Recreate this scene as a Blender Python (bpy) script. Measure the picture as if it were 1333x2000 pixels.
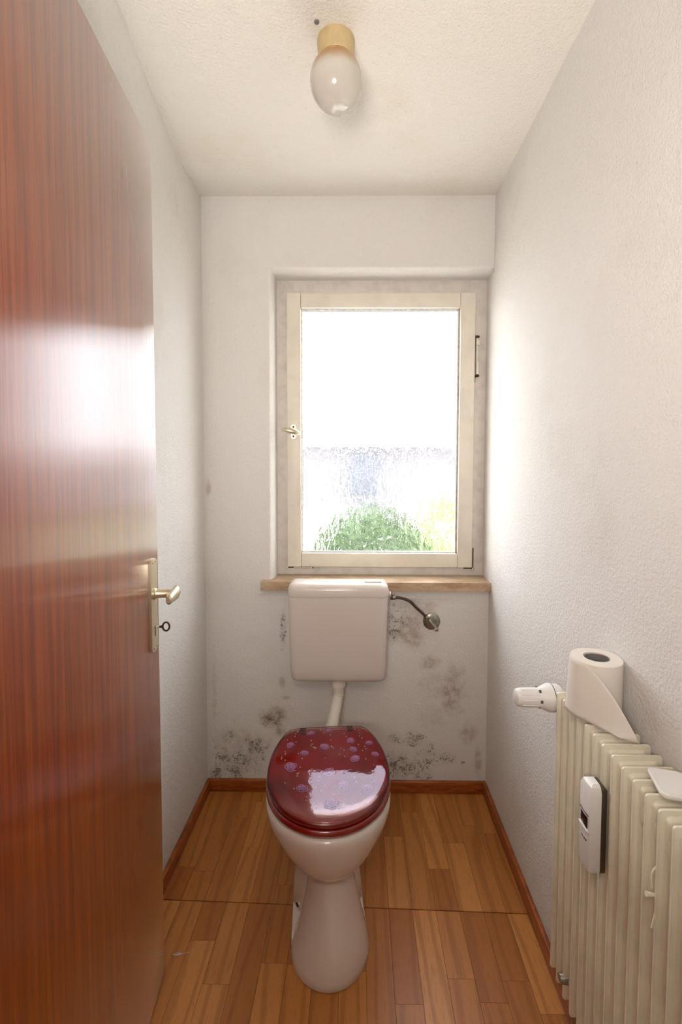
import bpy, bmesh, math, random
from mathutils import Vector, Matrix, noise
random.seed(7)
for o in list(bpy.data.objects): bpy.data.objects.remove(o)
S = bpy.context.scene; C = S.collection
PI = math.pi
# ------------------------------------------------------------------ camera
D, XL, XR, H = 1.6998, -.5778, .4935, 2.2325      # back wall, side walls, ceiling
def cam_axes(yaw, pitch, roll):
    f = Vector((-math.sin(yaw)*math.cos(pitch), math.cos(yaw)*math.cos(pitch), -math.sin(pitch)))
    r = Vector((math.cos(yaw), math.sin(yaw), 0)); u = r.cross(f)
    return r*math.cos(roll)+u*math.sin(roll), -r*math.sin(roll)+u*math.cos(roll), f
cd = bpy.data.cameras.new('camera'); cam = bpy.data.objects.new('camera', cd); C.objects.link(cam)
r_, u_, f_ = cam_axes(.0116871, .0463004, .0031533)
cam.matrix_world = Matrix(((r_.x, u_.x, -f_.x, 0), (r_.y, u_.y, -f_.y, 0), (r_.z, u_.z, -f_.z, 1.26478), (0, 0, 0, 1)))
cd.sensor_fit = 'AUTO'; cd.sensor_width = 36; cd.lens = 889*36/2000
cd.shift_x = -23.112/2000; cd.shift_y = -55.25/2000; cd.clip_start = .02
S.camera = cam
# ------------------------------------------------------------------ light and exposure
S.view_settings.view_transform = 'Standard'; S.view_settings.look = 'None'
S.view_settings.exposure = 0.43; S.view_settings.gamma = 1; S.view_settings.use_curve_mapping = False
W = bpy.data.worlds.new('world'); S.world = W; W.use_nodes = True
bg = W.node_tree.nodes['Background']; bg.inputs[0].default_value = (.91, .94, 1, 1); bg.inputs[1].default_value = 7.0
sun = bpy.data.lights.new('sun', 'SUN'); sun.energy = 3.0; sun.angle = .02; sun.color = (1, .95, .85)
so = bpy.data.objects.new('sun', sun); so.rotation_euler = (math.radians(42), 0, math.radians(25)); C.objects.link(so)
# daylight portal in the window opening (only guides the sampling of the sky)
pt = bpy.data.lights.new('window_portal', 'AREA'); pt.shape = 'RECTANGLE'; pt.size = .63; pt.size_y = .96
pt.cycles.is_portal = True
po = bpy.data.objects.new('window_portal', pt); po.location = (.083, D+.16, 1.385); po.rotation_euler = (-PI/2, 0, 0); C.objects.link(po)
# unseen fill light added in the hallway behind the photographer to brighten the room
hl = bpy.data.lights.new('hall_fill', 'AREA'); hl.shape = 'DISK'; hl.size = .35; hl.energy = 3.5; hl.color = (1, .90, .78)
ho = bpy.data.objects.new('hall_fill', hl); ho.location = (-.12, -.45, 2.1); ho.rotation_euler = (math.radians(25), 0, 0); C.objects.link(ho)
# unseen fill disc added behind the camera, aimed upwards like a bounced strobe
fl = bpy.data.lights.new('flash_fill', 'AREA'); fl.shape = 'DISK'; fl.size = .42; fl.energy = 17; fl.color = (1, .96, .91)
fo = bpy.data.objects.new('flash_fill', fl); fo.location = (-.20, -.32, 1.35); fo.rotation_euler = (math.radians(142), 0, 0); C.objects.link(fo)

# ------------------------------------------------------------------ helpers
def srgb(r, g, b):
    f = lambda c: ((c/255+.055)/1.055)**2.4 if c/255 > .04045 else c/255/12.92
    return (f(r), f(g), f(b), 1)
class NT:
    def __init__(s, name):
        s.m = bpy.data.materials.new(name); s.m.use_nodes = True; s.t = s.m.node_tree
        s.b = s.t.nodes['Principled BSDF']; s.out = s.t.nodes['Material Output']
    def n(s, ty, **kw):
        nd = s.t.nodes.new(ty)
        for k, v in kw.items():
            if k.startswith('i_'):
                key = k[2:]; key = int(key) if key.isdigit() else key.replace('_', ' ')
                nd.inputs[key].default_value = v
            else: setattr(nd, k, v)
        return nd
    def l(s, a, b): s.t.links.new(a, b)
    def math(s, op, a, b=None, clamp=False):
        nd = s.n('ShaderNodeMath', operation=op, use_clamp=clamp)
        for i, v in enumerate((a, b)):
            if v is None: continue
            if isinstance(v, (int, float)): nd.inputs[i].default_value = v
            else: s.l(v, nd.inputs[i])
        return nd.outputs[0]
    def mix(s, fac, a, b):
        nd = s.n('ShaderNodeMix', data_type='RGBA')
        for i, v in ((0, fac), (6, a), (7, b)):
            if isinstance(v, (int, float, tuple)): nd.inputs[i].default_value = v
            else: s.l(v, nd.inputs[i])
        return nd.outputs[2]
    def coord(s, kind='Object', scale=None):
        c = s.n('ShaderNodeTexCoord').outputs[kind]
        if scale:
            mp = s.n('ShaderNodeMapping'); mp.inputs['Scale'].default_value = scale; s.l(c, mp.inputs[0]); return mp.outputs[0]
        return c
    def noise(s, vec, scale, detail=4, rough=.55, dist=0):
        nd = s.n('ShaderNodeTexNoise', i_Scale=scale, i_Detail=detail, i_Roughness=rough, i_Distortion=dist)
        s.l(vec, nd.inputs['Vector']); return nd.outputs['Fac']
    def ramp(s, fac, lo, hi, a=0., b=1.):
        nd = s.n('ShaderNodeMapRange', clamp=True); nd.interpolation_type = 'SMOOTHSTEP'
        s.l(fac, nd.inputs[0])
        for i, v in enumerate((lo, hi, a, b)): nd.inputs[i+1].default_value = v
        return nd.outputs[0]
    def bump(s, h, strength, dist):
        nd = s.n('ShaderNodeBump', i_Strength=strength, i_Distance=dist); s.l(h, nd.inputs['Height']); return nd.outputs[0]
def plain(name, col, rough=.5, metal=0, coat=0, var=0, vscale=8, bump=0, bscale=200, spec=.5, sub=0):
    g = NT(name); b = g.b
    b.inputs['Base Color'].default_value = col; b.inputs['Roughness'].default_value = rough
    b.inputs['Metallic'].default_value = metal; b.inputs['Coat Weight'].default_value = coat
    b.inputs['Specular IOR Level'].default_value = spec
    if sub: b.inputs['Subsurface Weight'].default_value = sub; b.inputs['Subsurface Scale'].default_value = .01
    if var:
        n = g.noise(g.coord(), vscale, 5)
        g.l(g.mix(g.ramp(n, .35, .75), col, tuple(c*(1-var) for c in col[:3])+(1,)), b.inputs['Base Color'])
    if bump:
        g.l(g.bump(g.noise(g.coord(), bscale, 3), bump, .002), b.inputs['Normal'])
    return g.m

# --- plaster with mould blotches given as (x, z, rx, rz, strength, kind); kind 0 = brown damp stain, 1 = black speckle
def plaster(name, blobs=(), col=(224, 220, 215), dirt=(178, 164, 140)):
    g = NT(name); v = g.coord()
    sep = g.n('ShaderNodeSeparateXYZ'); g.l(v, sep.inputs[0])
    big = g.noise(v, 2.3, 5, .6)
    col_o = g.mix(g.ramp(big, .52, .82, 0, .30), srgb(*col), srgb(*dirt))
    fine = g.noise(v, 330, 3, .6)
    col_o = g.mix(g.ramp(g.noise(v, 75, 4, .7), .58, .8, 0, .22), col_o, srgb(150, 136, 114))
    if blobs:
        spk = g.noise(v, 120, 5, .75); med = g.noise(v, 34, 5, .7); wob = g.noise(v, 14, 3, .6)
        acc = {0: None, 1: None}
        for (bx, bz, rx, rz, st, kd) in blobs:
            dx = g.math('POWER', g.math('ABSOLUTE', g.math('DIVIDE', g.math('SUBTRACT', sep.outputs[0], bx), rx)), 2.0)
            dz = g.math('POWER', g.math('ABSOLUTE', g.math('DIVIDE', g.math('SUBTRACT', sep.outputs[2], bz), rz)), 2.0)
            d = g.math('ADD', g.math('SQRT', g.math('ADD', dx, dz)), g.math('MULTIPLY', g.math('SUBTRACT', wob, .5), 1.6))
            mk = g.ramp(d, .25, 1.25, st, 0.)
            acc[kd] = mk if acc[kd] is None else g.math('MAXIMUM', acc[kd], mk)
        if acc[0] is not None:
            f = g.math('MULTIPLY', acc[0], g.ramp(med, .36, .62, .25, 1.), clamp=True)
            col_o = g.mix(g.math('MULTIPLY', f, .8), col_o, srgb(138, 116, 82))
        if acc[1] is not None:
            thr = g.math('ADD', spk, g.math('MULTIPLY', g.math('SUBTRACT', med, .5), .9))
            f = g.math('MULTIPLY', g.ramp(g.math('ADD', thr, g.math('MULTIPLY', acc[1], .13)), .60, .72), g.math('MINIMUM', g.math('MULTIPLY', acc[1], 2.2), 1.), clamp=True)
            col_o = g.mix(g.math('MULTIPLY', f, .68), col_o, srgb(72, 60, 48))
            col_o = g.mix(g.math('MULTIPLY', acc[1], .18), col_o, srgb(96, 86, 76))
    g.l(col_o, g.b.inputs['Base Color']); g.b.inputs['Roughness'].default_value = .95; g.b.inputs['Specular IOR Level'].default_value = .2
    h = g.math('ADD', g.noise(v, 150, 4, .65), g.math('MULTIPLY', g.noise(v, 28, 3), .7))
    g.l(g.bump(h, .8, .004), g.b.inputs['Normal'])
    return g.m
def wx(px): return (px-540)*.001912-.311
def wz(py): return .2895-(py-1400)*.0019
BL = [(535, 1402, 34, 24, .95, 0), (548, 1425, 16, 20, .8, 0), (440, 1442, 16, 14, .8, 1), (455, 1495, 60, 36, .95, 1), (500, 1470, 34, 36, .8, 1),
      (420, 1515, 20, 22, 1.0, 1), (470, 1455, 60, 40, .35, 0), (530, 1408, 30, 22, .5, 1),
      (772, 1205, 14, 44, 1.0, 1), (790, 1190, 34, 24, .5, 1), (808, 1222, 34, 40, .7, 0), (835, 1180, 24, 26, .4, 0), (812, 1168, 60, 10, .5, 0),
      (893, 1345, 28, 62, .75, 0), (850, 1288, 24, 18, .55, 0), (925, 1430, 18, 26, .6, 0), (855, 1400, 34, 34, .25, 0), (875, 1330, 46, 40, .35, 0),
      (815, 1443, 26, 20, .95, 1), (778, 1440, 18, 14, .8, 1), (850, 1480, 55, 24, .62, 1), (790, 1500, 34, 34, 1.0, 1), (830, 1515, 30, 26, .7, 1),
      (818, 1495, 3, 34, 1.0, 1), (915, 1492, 6, 5, 1.0, 1), (945, 1490, 8, 36, .55, 0), (554, 1225, 8, 40, .8, 1), (552, 1330, 8, 14, .5, 0),
      (408, 940, 6, 20, .5, 0), (560, 1360, 14, 6, .5, 0), (416, 1350, 5, 90, .3, 0)]
M = {}
M['wall'] = plaster('plaster_wall')
M['back'] = plaster('plaster_wall_damp', [(wx(a), wz(b), c*.0019, d*.0019, e, k) for a, b, c, d, e, k in BL])
M['reveal'] = plaster('plaster_reveal', [(-.325, .84, .05, .03, .8, 1), (-.30, .95, .03, .08, .5, 1), (.45, .83, .05, .02, .9, 1)], (226, 224, 220))
M['ceil'] = plaster('plaster_ceiling', [], (232, 227, 217), (206, 186, 150))
M['ivory'] = plain('ivory_window_paint', srgb(228, 220, 204), .42, var=.10, vscale=12, bump=.08, bscale=60)
M['ivory_frame'] = plain('white_frame_paint', srgb(218, 210, 200), .5, var=.15, vscale=25, bump=.1, bscale=80)
M['grime'] = plain('black_grime', srgb(52, 42, 34), .9, var=.4, vscale=200)
M['bead'] = plain('white_bead_paint', srgb(222, 218, 210), .45, var=.3, vscale=60)
M['porcelain'] = plain('white_ceramic', srgb(218, 206, 196), .12, coat=.5, spec=.6)
M['cist'] = plain('white_plastic', srgb(212, 201, 192), .22, spec=.5, coat=.15)
M['pipe'] = plain('cream_plastic_pipe', srgb(220, 212, 198), .35)
M['rad'] = plain('cream_radiator_enamel', srgb(226, 218, 198), .32, var=.12, vscale=14, bump=.12, bscale=35, coat=.1)
M['white'] = plain('white_device_plastic', srgb(226, 224, 222), .35)
M['paper'] = plain('toilet_paper', srgb(224, 216, 206), .95, bump=.1, bscale=400)
M['card'] = plain('grey_cardboard', srgb(120, 116, 112), .9)
M['dark'] = plain('dark_display', srgb(40, 16, 10), .2)
M['alu'] = plain('dark_aluminium', srgb(96, 88, 76), .35, metal=.8)
M['chrome'] = plain('dull_chrome', srgb(176, 172, 162), .28, metal=1, var=.35, vscale=90)
M['brass'] = plain('pale_anodised_brass', srgb(212, 202, 174), .3, metal=.85)
M['iron'] = plain('dark_bronze', srgb(66, 46, 32), .4, metal=.7)
M['hose'] = plain('brown_hose', srgb(66, 48, 36), .45)
M['tray'] = plain('white_glazed_tray', srgb(228, 226, 222), .15, coat=.4)
M['lampbase'] = plain('yellowed_ceramic', srgb(200, 176, 130), .35, var=.18, vscale=30)
M['black'] = plain('black_void', srgb(14, 12, 10), .8)
M['seam'] = plain('dark_seam', srgb(66, 38, 18), .9)
M['feather'] = plain('white_feather', srgb(210, 200, 190), .8)
# travertine sill
g = NT('travertine'); v = g.coord(scale=(1, 1.5, 3))
c = g.mix(g.ramp(g.noise(v, 9, 6, .7), .35, .7), srgb(196, 170, 140), srgb(158, 128, 98))
c = g.mix(g.ramp(g.noise(v, 60, 4, .7), .6, .72, 0, .6), c, srgb(110, 86, 60))
g.l(c, g.b.inputs['Base Color']); g.b.inputs['Roughness'].default_value = .32; M['stone'] = g.m
# varnished reddish veneer of the door
g = NT('mahogany_veneer'); v = g.coord()
w = g.noise(g.coord(scale=(1, 26, .7)), 3.2, 5, .6, .4); w2 = g.noise(g.coord(scale=(1, 120, 2.2)), 5, 4, .65)
c = g.mix(g.ramp(w, .3, .7), srgb(118, 44, 10), srgb(152, 72, 20)); c = g.mix(g.ramp(w2, .4, .8, 0, .55), c, srgb(86, 28, 10))
g.l(c, g.b.inputs['Base Color']); g.b.inputs['Roughness'].default_value = .3
g.b.inputs['Coat Weight'].default_value = .75; g.b.inputs['Coat Roughness'].default_value = .13; g.b.inputs['Coat IOR'].default_value = 1.6
g.l(g.bump(w2, .10, .001), g.b.inputs['Normal'])
ge = g.n('ShaderNodeNewGeometry'); cr = g.n('ShaderNodeVectorMath', operation='CROSS_PRODUCT'); g.l(ge.outputs['Normal'], cr.inputs[0]); cr.inputs[1].default_value = (0, 1, 0)
vn = g.n('ShaderNodeBsdfAnisotropic', i_Roughness=.18, i_Anisotropy=.85); vn.inputs['Color'].default_value = (1, 1, 1, 1); g.l(cr.outputs[0], vn.inputs['Tangent'])
g.b.inputs['Coat Weight'].default_value = 0; g.b.inputs['Specular IOR Level'].default_value = .2
fr = g.n('ShaderNodeFresnel', i_IOR=1.66); mx = g.n('ShaderNodeMixShader'); g.l(fr.outputs[0], mx.inputs[0]); g.l(g.b.outputs[0], mx.inputs[1]); g.l(vn.outputs[0], mx.inputs[2]); g.l(mx.outputs[0], g.out.inputs[0])
M['door'] = g.m
# orange-brown pine skirting
g = NT('stained_pine')
c = g.mix(g.ramp(g.noise(g.coord(scale=(9, 9, 60)), 2, 4, .6, .5), .35, .7), srgb(168, 90, 36), srgb(130, 62, 20))
v = g.coord(); c = g.mix(g.ramp(g.noise(v, 21, 2), .74, .78, 0, .8), c, srgb(40, 16, 8))
g.l(c, g.b.inputs['Base Color']); g.b.inputs['Roughness'].default_value = .35; g.b.inputs['Coat Weight'].default_value = .2; M['pine'] = g.m
# laminate staves: tone and grain shift with every stave
g = NT('beech_laminate'); oi = g.n('ShaderNodeObjectInfo'); tc = g.n('ShaderNodeTexCoord')
off = g.n('ShaderNodeVectorMath', operation='MULTIPLY_ADD'); cb = g.n('ShaderNodeCombineXYZ')
for i in range(3): g.l(oi.outputs['Random'], cb.inputs[i])
g.l(cb.outputs[0], off.inputs[0]); off.inputs[1].default_value = (37, 61, 17); g.l(tc.outputs['Object'], off.inputs[2])
mp = g.n('ShaderNodeMapping'); mp.inputs['Scale'].default_value = (9, 1.4, 1); g.l(off.outputs[0], mp.inputs[0])
base = g.mix(oi.outputs['Random'], srgb(164, 100, 46), srgb(198, 134, 72))
rings = g.n('ShaderNodeTexWave', wave_type='BANDS', bands_direction='X', i_Scale=.8, i_Distortion=11.0, i_Detail=2.0, i_Detail_Scale=.9); g.l(mp.outputs[0], rings.inputs['Vector'])
c = g.mix(g.ramp(rings.outputs['Fac'], .0, .4, .42, 0), base, srgb(134, 78, 36))
mp2 = g.n('ShaderNodeMapping'); mp2.inputs['Scale'].default_value = (90, 7, 1); g.l(off.outputs[0], mp2.inputs[0])
c = g.mix(g.ramp(g.noise(mp2.outputs[0], 4, 3, .6), .5, .75, 0, .4), c, srgb(118, 66, 30))
g.l(c, g.b.inputs['Base Color']); g.b.inputs['Roughness'].default_value = .38; g.b.inputs['Specular IOR Level'].default_value = .35
M['lam'] = g.m
# rippled cathedral glass: part clear, part refracting through vertical ripples
g = NT('rippled_glass'); v = g.coord(scale=(1, 1, .42))
h = g.math('ADD', g.noise(v, 46, 2, .5, .6), g.math('MULTIPLY', g.noise(g.coord(scale=(1, 1, .7)), 120, 2, .5), .22))
bp = g.bump(h, 1.0, .012)
rf = g.n('ShaderNodeBsdfRefraction', i_IOR=1.16, i_Roughness=.03); rf.inputs['Color'].default_value = (.97, .99, .98, 1); g.l(bp, rf.inputs['Normal'])
tr = g.n('ShaderNodeBsdfTransparent'); tr.inputs[0].default_value = (.98, .99, .98, 1)
gl = g.n('ShaderNodeBsdfGlossy', i_Roughness=.08); g.l(bp, gl.inputs['Normal'])
m1 = g.n('ShaderNodeMixShader', i_0=.72); g.l(tr.outputs[0], m1.inputs[1]); g.l(rf.outputs[0], m1.inputs[2])
m2 = g.n('ShaderNodeMixShader', i_0=.06); g.l(m1.outputs[0], m2.inputs[1]); g.l(gl.outputs[0], m2.inputs[2]); g.l(m2.outputs[0], g.out.inputs[0])
M['glass'] = g.m
# opal globe, yellow-brown heat stain around the neck
g = NT('opal_glass'); sep = g.n('ShaderNodeSeparateXYZ'); v = g.coord(); g.l(v, sep.inputs[0])
st = g.math('ADD', sep.outputs[2], g.math('MULTIPLY', g.math('SUBTRACT', g.noise(v, 18, 3), .5), .022))
c = g.mix(g.ramp(st, -.092, -.060), srgb(198, 192, 180), srgb(176, 132, 78))
g.l(c, g.b.inputs['Base Color']); g.b.inputs['Roughness'].default_value = .12; g.b.inputs['Coat Weight'].default_value = .3
g.b.inputs['Subsurface Weight'].default_value = .15; g.b.inputs['Subsurface Scale'].default_value = .02; M['opal'] = g.m
# red cast resin
g = NT('red_resin'); v = g.coord()
c = g.mix(g.ramp(g.noise(v, 7, 3), .4, .7), srgb(134, 15, 8), srgb(104, 12, 8))
g.l(c, g.b.inputs['Base Color']); g.b.inputs['Roughness'].default_value = .16; g.b.inputs['Coat Weight'].default_value = 1.; g.b.inputs['Coat Roughness'].default_value = .03
M['red'] = g.m
g = NT('clear_red_resin'); tr = g.n('ShaderNodeBsdfTransparent'); tr.inputs[0].default_value = (.99, .84, .82, 1)
gl = g.n('ShaderNodeBsdfGlossy', i_Roughness=.03); gl.inputs['Color'].default_value = (.9, .86, 1, 1); fr = g.n('ShaderNodeFresnel', i_IOR=1.45)
rip = g.bump(g.noise(g.coord(), 45, 3, .5), .16, .002); g.l(rip, gl.inputs['Normal']); g.l(rip, fr.inputs['Normal'])
mx = g.n('ShaderNodeMixShader'); g.l(fr.outputs[0], mx.inputs[0]); g.l(tr.outputs[0], mx.inputs[1]); g.l(gl.outputs[0], mx.inputs[2]); g.l(mx.outputs[0], g.out.inputs[0])
M['clear'] = g.m
M['petal'] = plain('purple_petal', srgb(120, 68, 136), .6, var=.25, vscale=300)
M['petal_dark'] = plain('dark_purple_petal', srgb(84, 44, 96), .6)
M['petal_rim'] = plain('lilac_petal_rim', srgb(196, 140, 190), .6)
M['pearl'] = plain('pearl', srgb(236, 226, 196), .25)
M['leaf'] = plain('bush_leaf', srgb(80, 100, 64), .6, var=.5, vscale=2)
M['leaf2'] = plain('pale_bush_leaf', srgb(150, 168, 84), .6, var=.3, vscale=2)
M['ground'] = plain('pale_paving', srgb(196, 192, 184), .9, var=.08, vscale=1)
M['house'] = plain('grey_render', srgb(108, 105, 107), .9)
M['shutter'] = plain('grey_shutter', srgb(76, 80, 88), .6)
M['roof'] = plain('pale_roof', srgb(150, 146, 146), .8)

def tag(o, label=None, cat=None, group=None, kind=None):
    for k, v in (('label', label), ('category', cat), ('group', group), ('kind', kind)):
        if v: o[k] = v
    return o
def obj(name, bm, mat, parent=None, smooth=True, ang=35, loc=None, recalc=True):
    if recalc: bmesh.ops.recalc_face_normals(bm, faces=bm.faces)
    me = bpy.data.meshes.new(name); bm.to_mesh(me); bm.free()
    for m in (mat if isinstance(mat, (list, tuple)) else [mat]): me.materials.append(m)
    if smooth:
        me.shade_smooth(); me.set_sharp_from_angle(angle=math.radians(ang))
    o = bpy.data.objects.new(name, me); C.objects.link(o)
    if parent: o.parent = parent
    if loc: o.location = loc
    return o
def empty(name, loc=(0, 0, 0), rz=0, parent=None):
    o = bpy.data.objects.new(name, None); C.objects.link(o); o.location = loc; o.rotation_euler = (0, 0, rz); o.empty_display_size = .05
    if parent: o.parent = parent
    return o
def box(bm, c, s, bev=0, seg=2, mat=0, rot=None):
    r = bmesh.ops.create_cube(bm, size=1); vs = r['verts']
    bmesh.ops.scale(bm, vec=s, verts=vs)
    es = list({e for v in vs for e in v.link_edges})
    if bev:
        rr = bmesh.ops.bevel(bm, geom=es, offset=bev, segments=seg, affect='EDGES', profile=.5)
        vs = list({v for f in rr['faces'] for v in f.verts} | {v for v in vs if v.is_valid})
    vs = list({v for v in vs})
    allv = set(vs)
    for v in vs:
        for f in v.link_faces: allv.update(f.verts)
    vs = list(allv)
    if rot: bmesh.ops.rotate(bm, cent=(0, 0, 0), matrix=rot, verts=vs)
    bmesh.ops.translate(bm, vec=c, verts=vs)
    for f in {f for v in vs for f in v.link_faces}: f.material_index = mat
    return vs
def B(name, c, s, mat, parent=None, bev=.001, seg=2, rot=None):
    bm = bmesh.new(); box(bm, c, s, bev, seg, rot=rot); return obj(name, bm, mat, parent)
def BB(name, lo, hi, mat, parent=None, bev=.001, seg=2):
    return B(name, [(a+b)/2 for a, b in zip(lo, hi)], [b-a for a, b in zip(lo, hi)], mat, parent, bev, seg)
def loft(bm, rings, close=True, cap0=True, cap1=True, mat=0):
    R = [[bm.verts.new(p) for p in r] for r in rings]; n = len(R[0]); fs = []
    for a, b in zip(R, R[1:]):
        for i in range(n if close else n-1):
            j = (i+1) % n; fs.append(bm.faces.new((a[i], a[j], b[j], b[i])))
    if cap0: fs.append(bm.faces.new(R[0][::-1]))
    if cap1: fs.append(bm.faces.new(R[-1]))
    for f in fs: f.material_index = mat
    return R
def frame_from(d):
    d = d.normalized(); a = Vector((0, 0, 1)) if abs(d.z) < .9 else Vector((1, 0, 0))
    x = a.cross(d).normalized(); return x, d.cross(x)
def tube(bm, pts, rad, n=16, mat=0, sx=1, sy=1):
    pts = [Vector(p) for p in pts]; rings = []
    px = None
    for i, p in enumerate(pts):
        d = (pts[min(i+1, len(pts)-1)]-pts[max(i-1, 0)]).normalized()
        if px is None: x, y = frame_from(d)
        else:
            x = (px-d*px.dot(d)).normalized(); y = d.cross(x)
        px = x; r = rad[i] if isinstance(rad, (list, tuple)) else rad
        rings.append([p+x*math.cos(t)*r*sx+y*math.sin(t)*r*sy for t in [2*PI*k/n for k in range(n)]])
    loft(bm, rings, mat=mat)
def lathe(bm, prof, o=(0, 0, 0), axis=(0, 0, 1), n=32, mat=0):
    o = Vector(o); ax = Vector(axis).normalized(); x, y = frame_from(ax)
    loft(bm, [[o+ax*h+(x*math.cos(t)+y*math.sin(t))*max(r, .00005) for t in [2*PI*k/n for k in range(n)]] for r, h in prof], mat=mat)
def catmull(P, k=8):
    P = [Vector(p) for p in P]; Q = [P[0]*2-P[1]]+P+[P[-1]*2-P[-2]]; out = []
    for i in range(1, len(Q)-2):
        for j in range(k):
            t = j/k; a, b, c, d = Q[i-1:i+3]
            out.append(.5*((2*b)+(c-a)*t+(2*a-5*b+4*c-d)*t*t+(3*b-a-3*c+d)*t**3))
    out.append(P[-1]); return out
def lathe_obj(name, prof, mat, parent=None, o=(0, 0, 0), axis=(0, 0, 1), n=32, ang=35):
    bm = bmesh.new(); lathe(bm, prof, o, axis, n); return obj(name, bm, mat, parent, ang=ang)
def struct(o): o['kind'] = 'structure'; return o

# ------------------------------------------------------------------ room shell
OXL, OZB, OZT = -.3185, .790, 1.9665      # window opening; it runs right up to the right wall
YW = D+.34                                 # outer face of the outside wall
bm = bmesh.new()
# plaster rounds softly into the window opening
PRF = [(.0165*(1-math.sin(PI/2*k/12)), D+.050*(1-math.cos(PI/2*k/12))) for k in range(13)]+[(0, YW)]
rows = []
for o_, y in PRF: rows.append([bm.verts.new(p) for p in ((XR+.2, y, OZB), (OXL-o_, y, OZB), (OXL-o_, y, OZT+o_), (XR+.2, y, OZT+o_))])
for k in range(len(rows)-1):
    for q_ in range(3):
        f = bm.faces.new((rows[k][q_], rows[k][q_+1], rows[k+1][q_+1], rows[k+1][q_])); f.smooth = True
for row, y in ((rows[0], D), (rows[-1], YW)):
    c4 = [bm.verts.new((x, y, z)) for x, z in ((XR+.2, -.05), (XL-.2, -.05), (XL-.2, H+.05), (XR+.2, H+.05))]
    bm.faces.new([c4[0], c4[1], c4[2], c4[3], row[3], row[2], row[1], row[0]])
    if y == D: first = c4
for k in range(3): bm.faces.new((first[k], first[k+1], c4[k+1], c4[k]))
bmesh.ops.recalc_face_normals(bm, faces=bm.faces)
me = bpy.data.meshes.new('wall_back'); bm.to_mesh(me); bm.free(); me.materials.append(M['back']); me.set_sharp_from_angle(angle=math.radians(25))
wbk = bpy.data.objects.new('wall_back', me); C.objects.link(wbk); struct(wbk)
# left wall: the upper plaster bulges into the room towards the front
bm = bmesh.new(); ny, nz = 30, 40; zs = [H*1.0*k/nz for k in range(nz+1)]; ys = [.19+(D+.0-.19)*k/ny for k in range(ny+1)]
grid = []
for y in ys:
    a = max(0, (1.475-y))*.142; row = []
    for z in zs:
        t = min(1, max(0, (z-2.02)/.20)); t = t*t*(3-2*t)
        row.append(bm.verts.new((XL+a*t, y, z)))
    grid.append(row)
for i in range(ny):
    for j in range(nz): bm.faces.new((grid[i][j], grid[i+1][j], grid[i+1][j+1], grid[i][j+1]))
box(bm, (XL-.11, (D+.19)/2, H/2), (.2, D-.19, H+.1))
struct(obj('wall_left', bm, M['wall'], ang=60))
# right wall
bm = bmesh.new(); box(bm, (XR+.1, (D+.19)/2, H/2), (.2, D-.19, H+.1)); box(bm, (XR+.1, (D+YW)/2, (OZT+OZB)/2), (.2, YW-D, OZT-OZB)); struct(obj('wall_right', bm, M['wall'], smooth=False))
# front wall with the doorway the camera looks through, and hallway beyond
DY0, DY1, DX0, DX1, DH = .19, .31, -.395, .335, 1.99
bm = bmesh.new()
box(bm, ((XL-.2+DX0)/2-.3, (DY0+DY1)/2, H/2), (DX0-XL+.2+.6, DY1-DY0, H+.1))
box(bm, ((XR+.2+DX1)/2+.3, (DY0+DY1)/2, H/2), (XR+.2-DX1+.6, DY1-DY0, H+.1))
box(bm, ((DX0+DX1)/2, (DY0+DY1)/2, (DH+.03+H+.05)/2), (DX1-DX0, DY1-DY0, H+.05-DH-.03))
struct(obj('wall_front', bm, M['wall'], smooth=False))
bm = bmesh.new(); box(bm, (-.04, .22, H+.1), (2.9, 3.66, .2)); struct(obj('ceiling', bm, M['ceil'], smooth=False))
for nm, c, s in (('wall_hall_left', (-1.3, -.7, H/2), (.1, 1.8, H)), ('wall_hall_right', (1.2, -.7, H/2), (.1, 1.8, H)), ('wall_hall_back', (-.05, -1.6, H/2), (2.6, .1, H))):
    bm = bmesh.new(); box(bm, c, s); struct(obj(nm, bm, M['wall'], smooth=False))
bm = bmesh.new(); box(bm, (-.04, .22, -.058), (2.9, 3.62, .1))
floor = struct(obj('floor', bm, M['seam'], smooth=False))
# laminate staves, each a piece of the floor
def seam_y(x): return 1.2535+(x+.5585)*(-.0256)
def stave(x0, x1, ya, yb, ya2=None, yb2=None):
    ya2 = ya if ya2 is None else ya2; yb2 = yb if yb2 is None else yb2
    g_ = .0003; cx, cy = (x0+x1)/2, (ya+yb)/2; bm = bmesh.new()
    P = [(x0+g_, ya+g_), (x1-g_, ya2+g_), (x1-g_, yb2-g_), (x0+g_, yb-g_)]
    loft(bm, [[(x-cx, y-cy, z) for x, y in P] for z in (-.008, -.0002)]+[[(x-cx-(.0002 if x > cx else -.0002), y-cy, 0) for x, y in P]])
    obj('stave', bm, M['lam'], floor, smooth=False, loc=(cx, cy, 0))
rng = random.Random(11); wst = .0665
x = XL+.004
while x < XR-.004:
    x1 = min(x+wst, XR-.001)
    y = .16-rng.random()*.2-.0; y = max(y, -.2)
    ends = []
    while True:
        L = rng.choice((.2, .27, .33, .42)); yn = y+L
        if yn > seam_y(x)-.09:
            stave(x, x1, y, seam_y(x)-.0012, None, seam_y(x1)-.0012); break
        stave(x, x1, y, yn); y = yn
    y = seam_y(x)+.0012; L = rng.uniform(.05, .36); first = True
    while y < D-.03:
        yn = min(y+L, D-.003)
        if D-.003-yn < .05: yn = D-.003
        stave(x, x1, y, yn, seam_y(x1)+.0012 if first else None, None); first = False
        y = yn; L = rng.choice((.2, .27, .33))
    x = x1
hallfl = BB('hall_floor_panel', (-1.25, -1.55, -.008), (1.15, .0, -.001), M['lam'], floor, 0)
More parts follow.
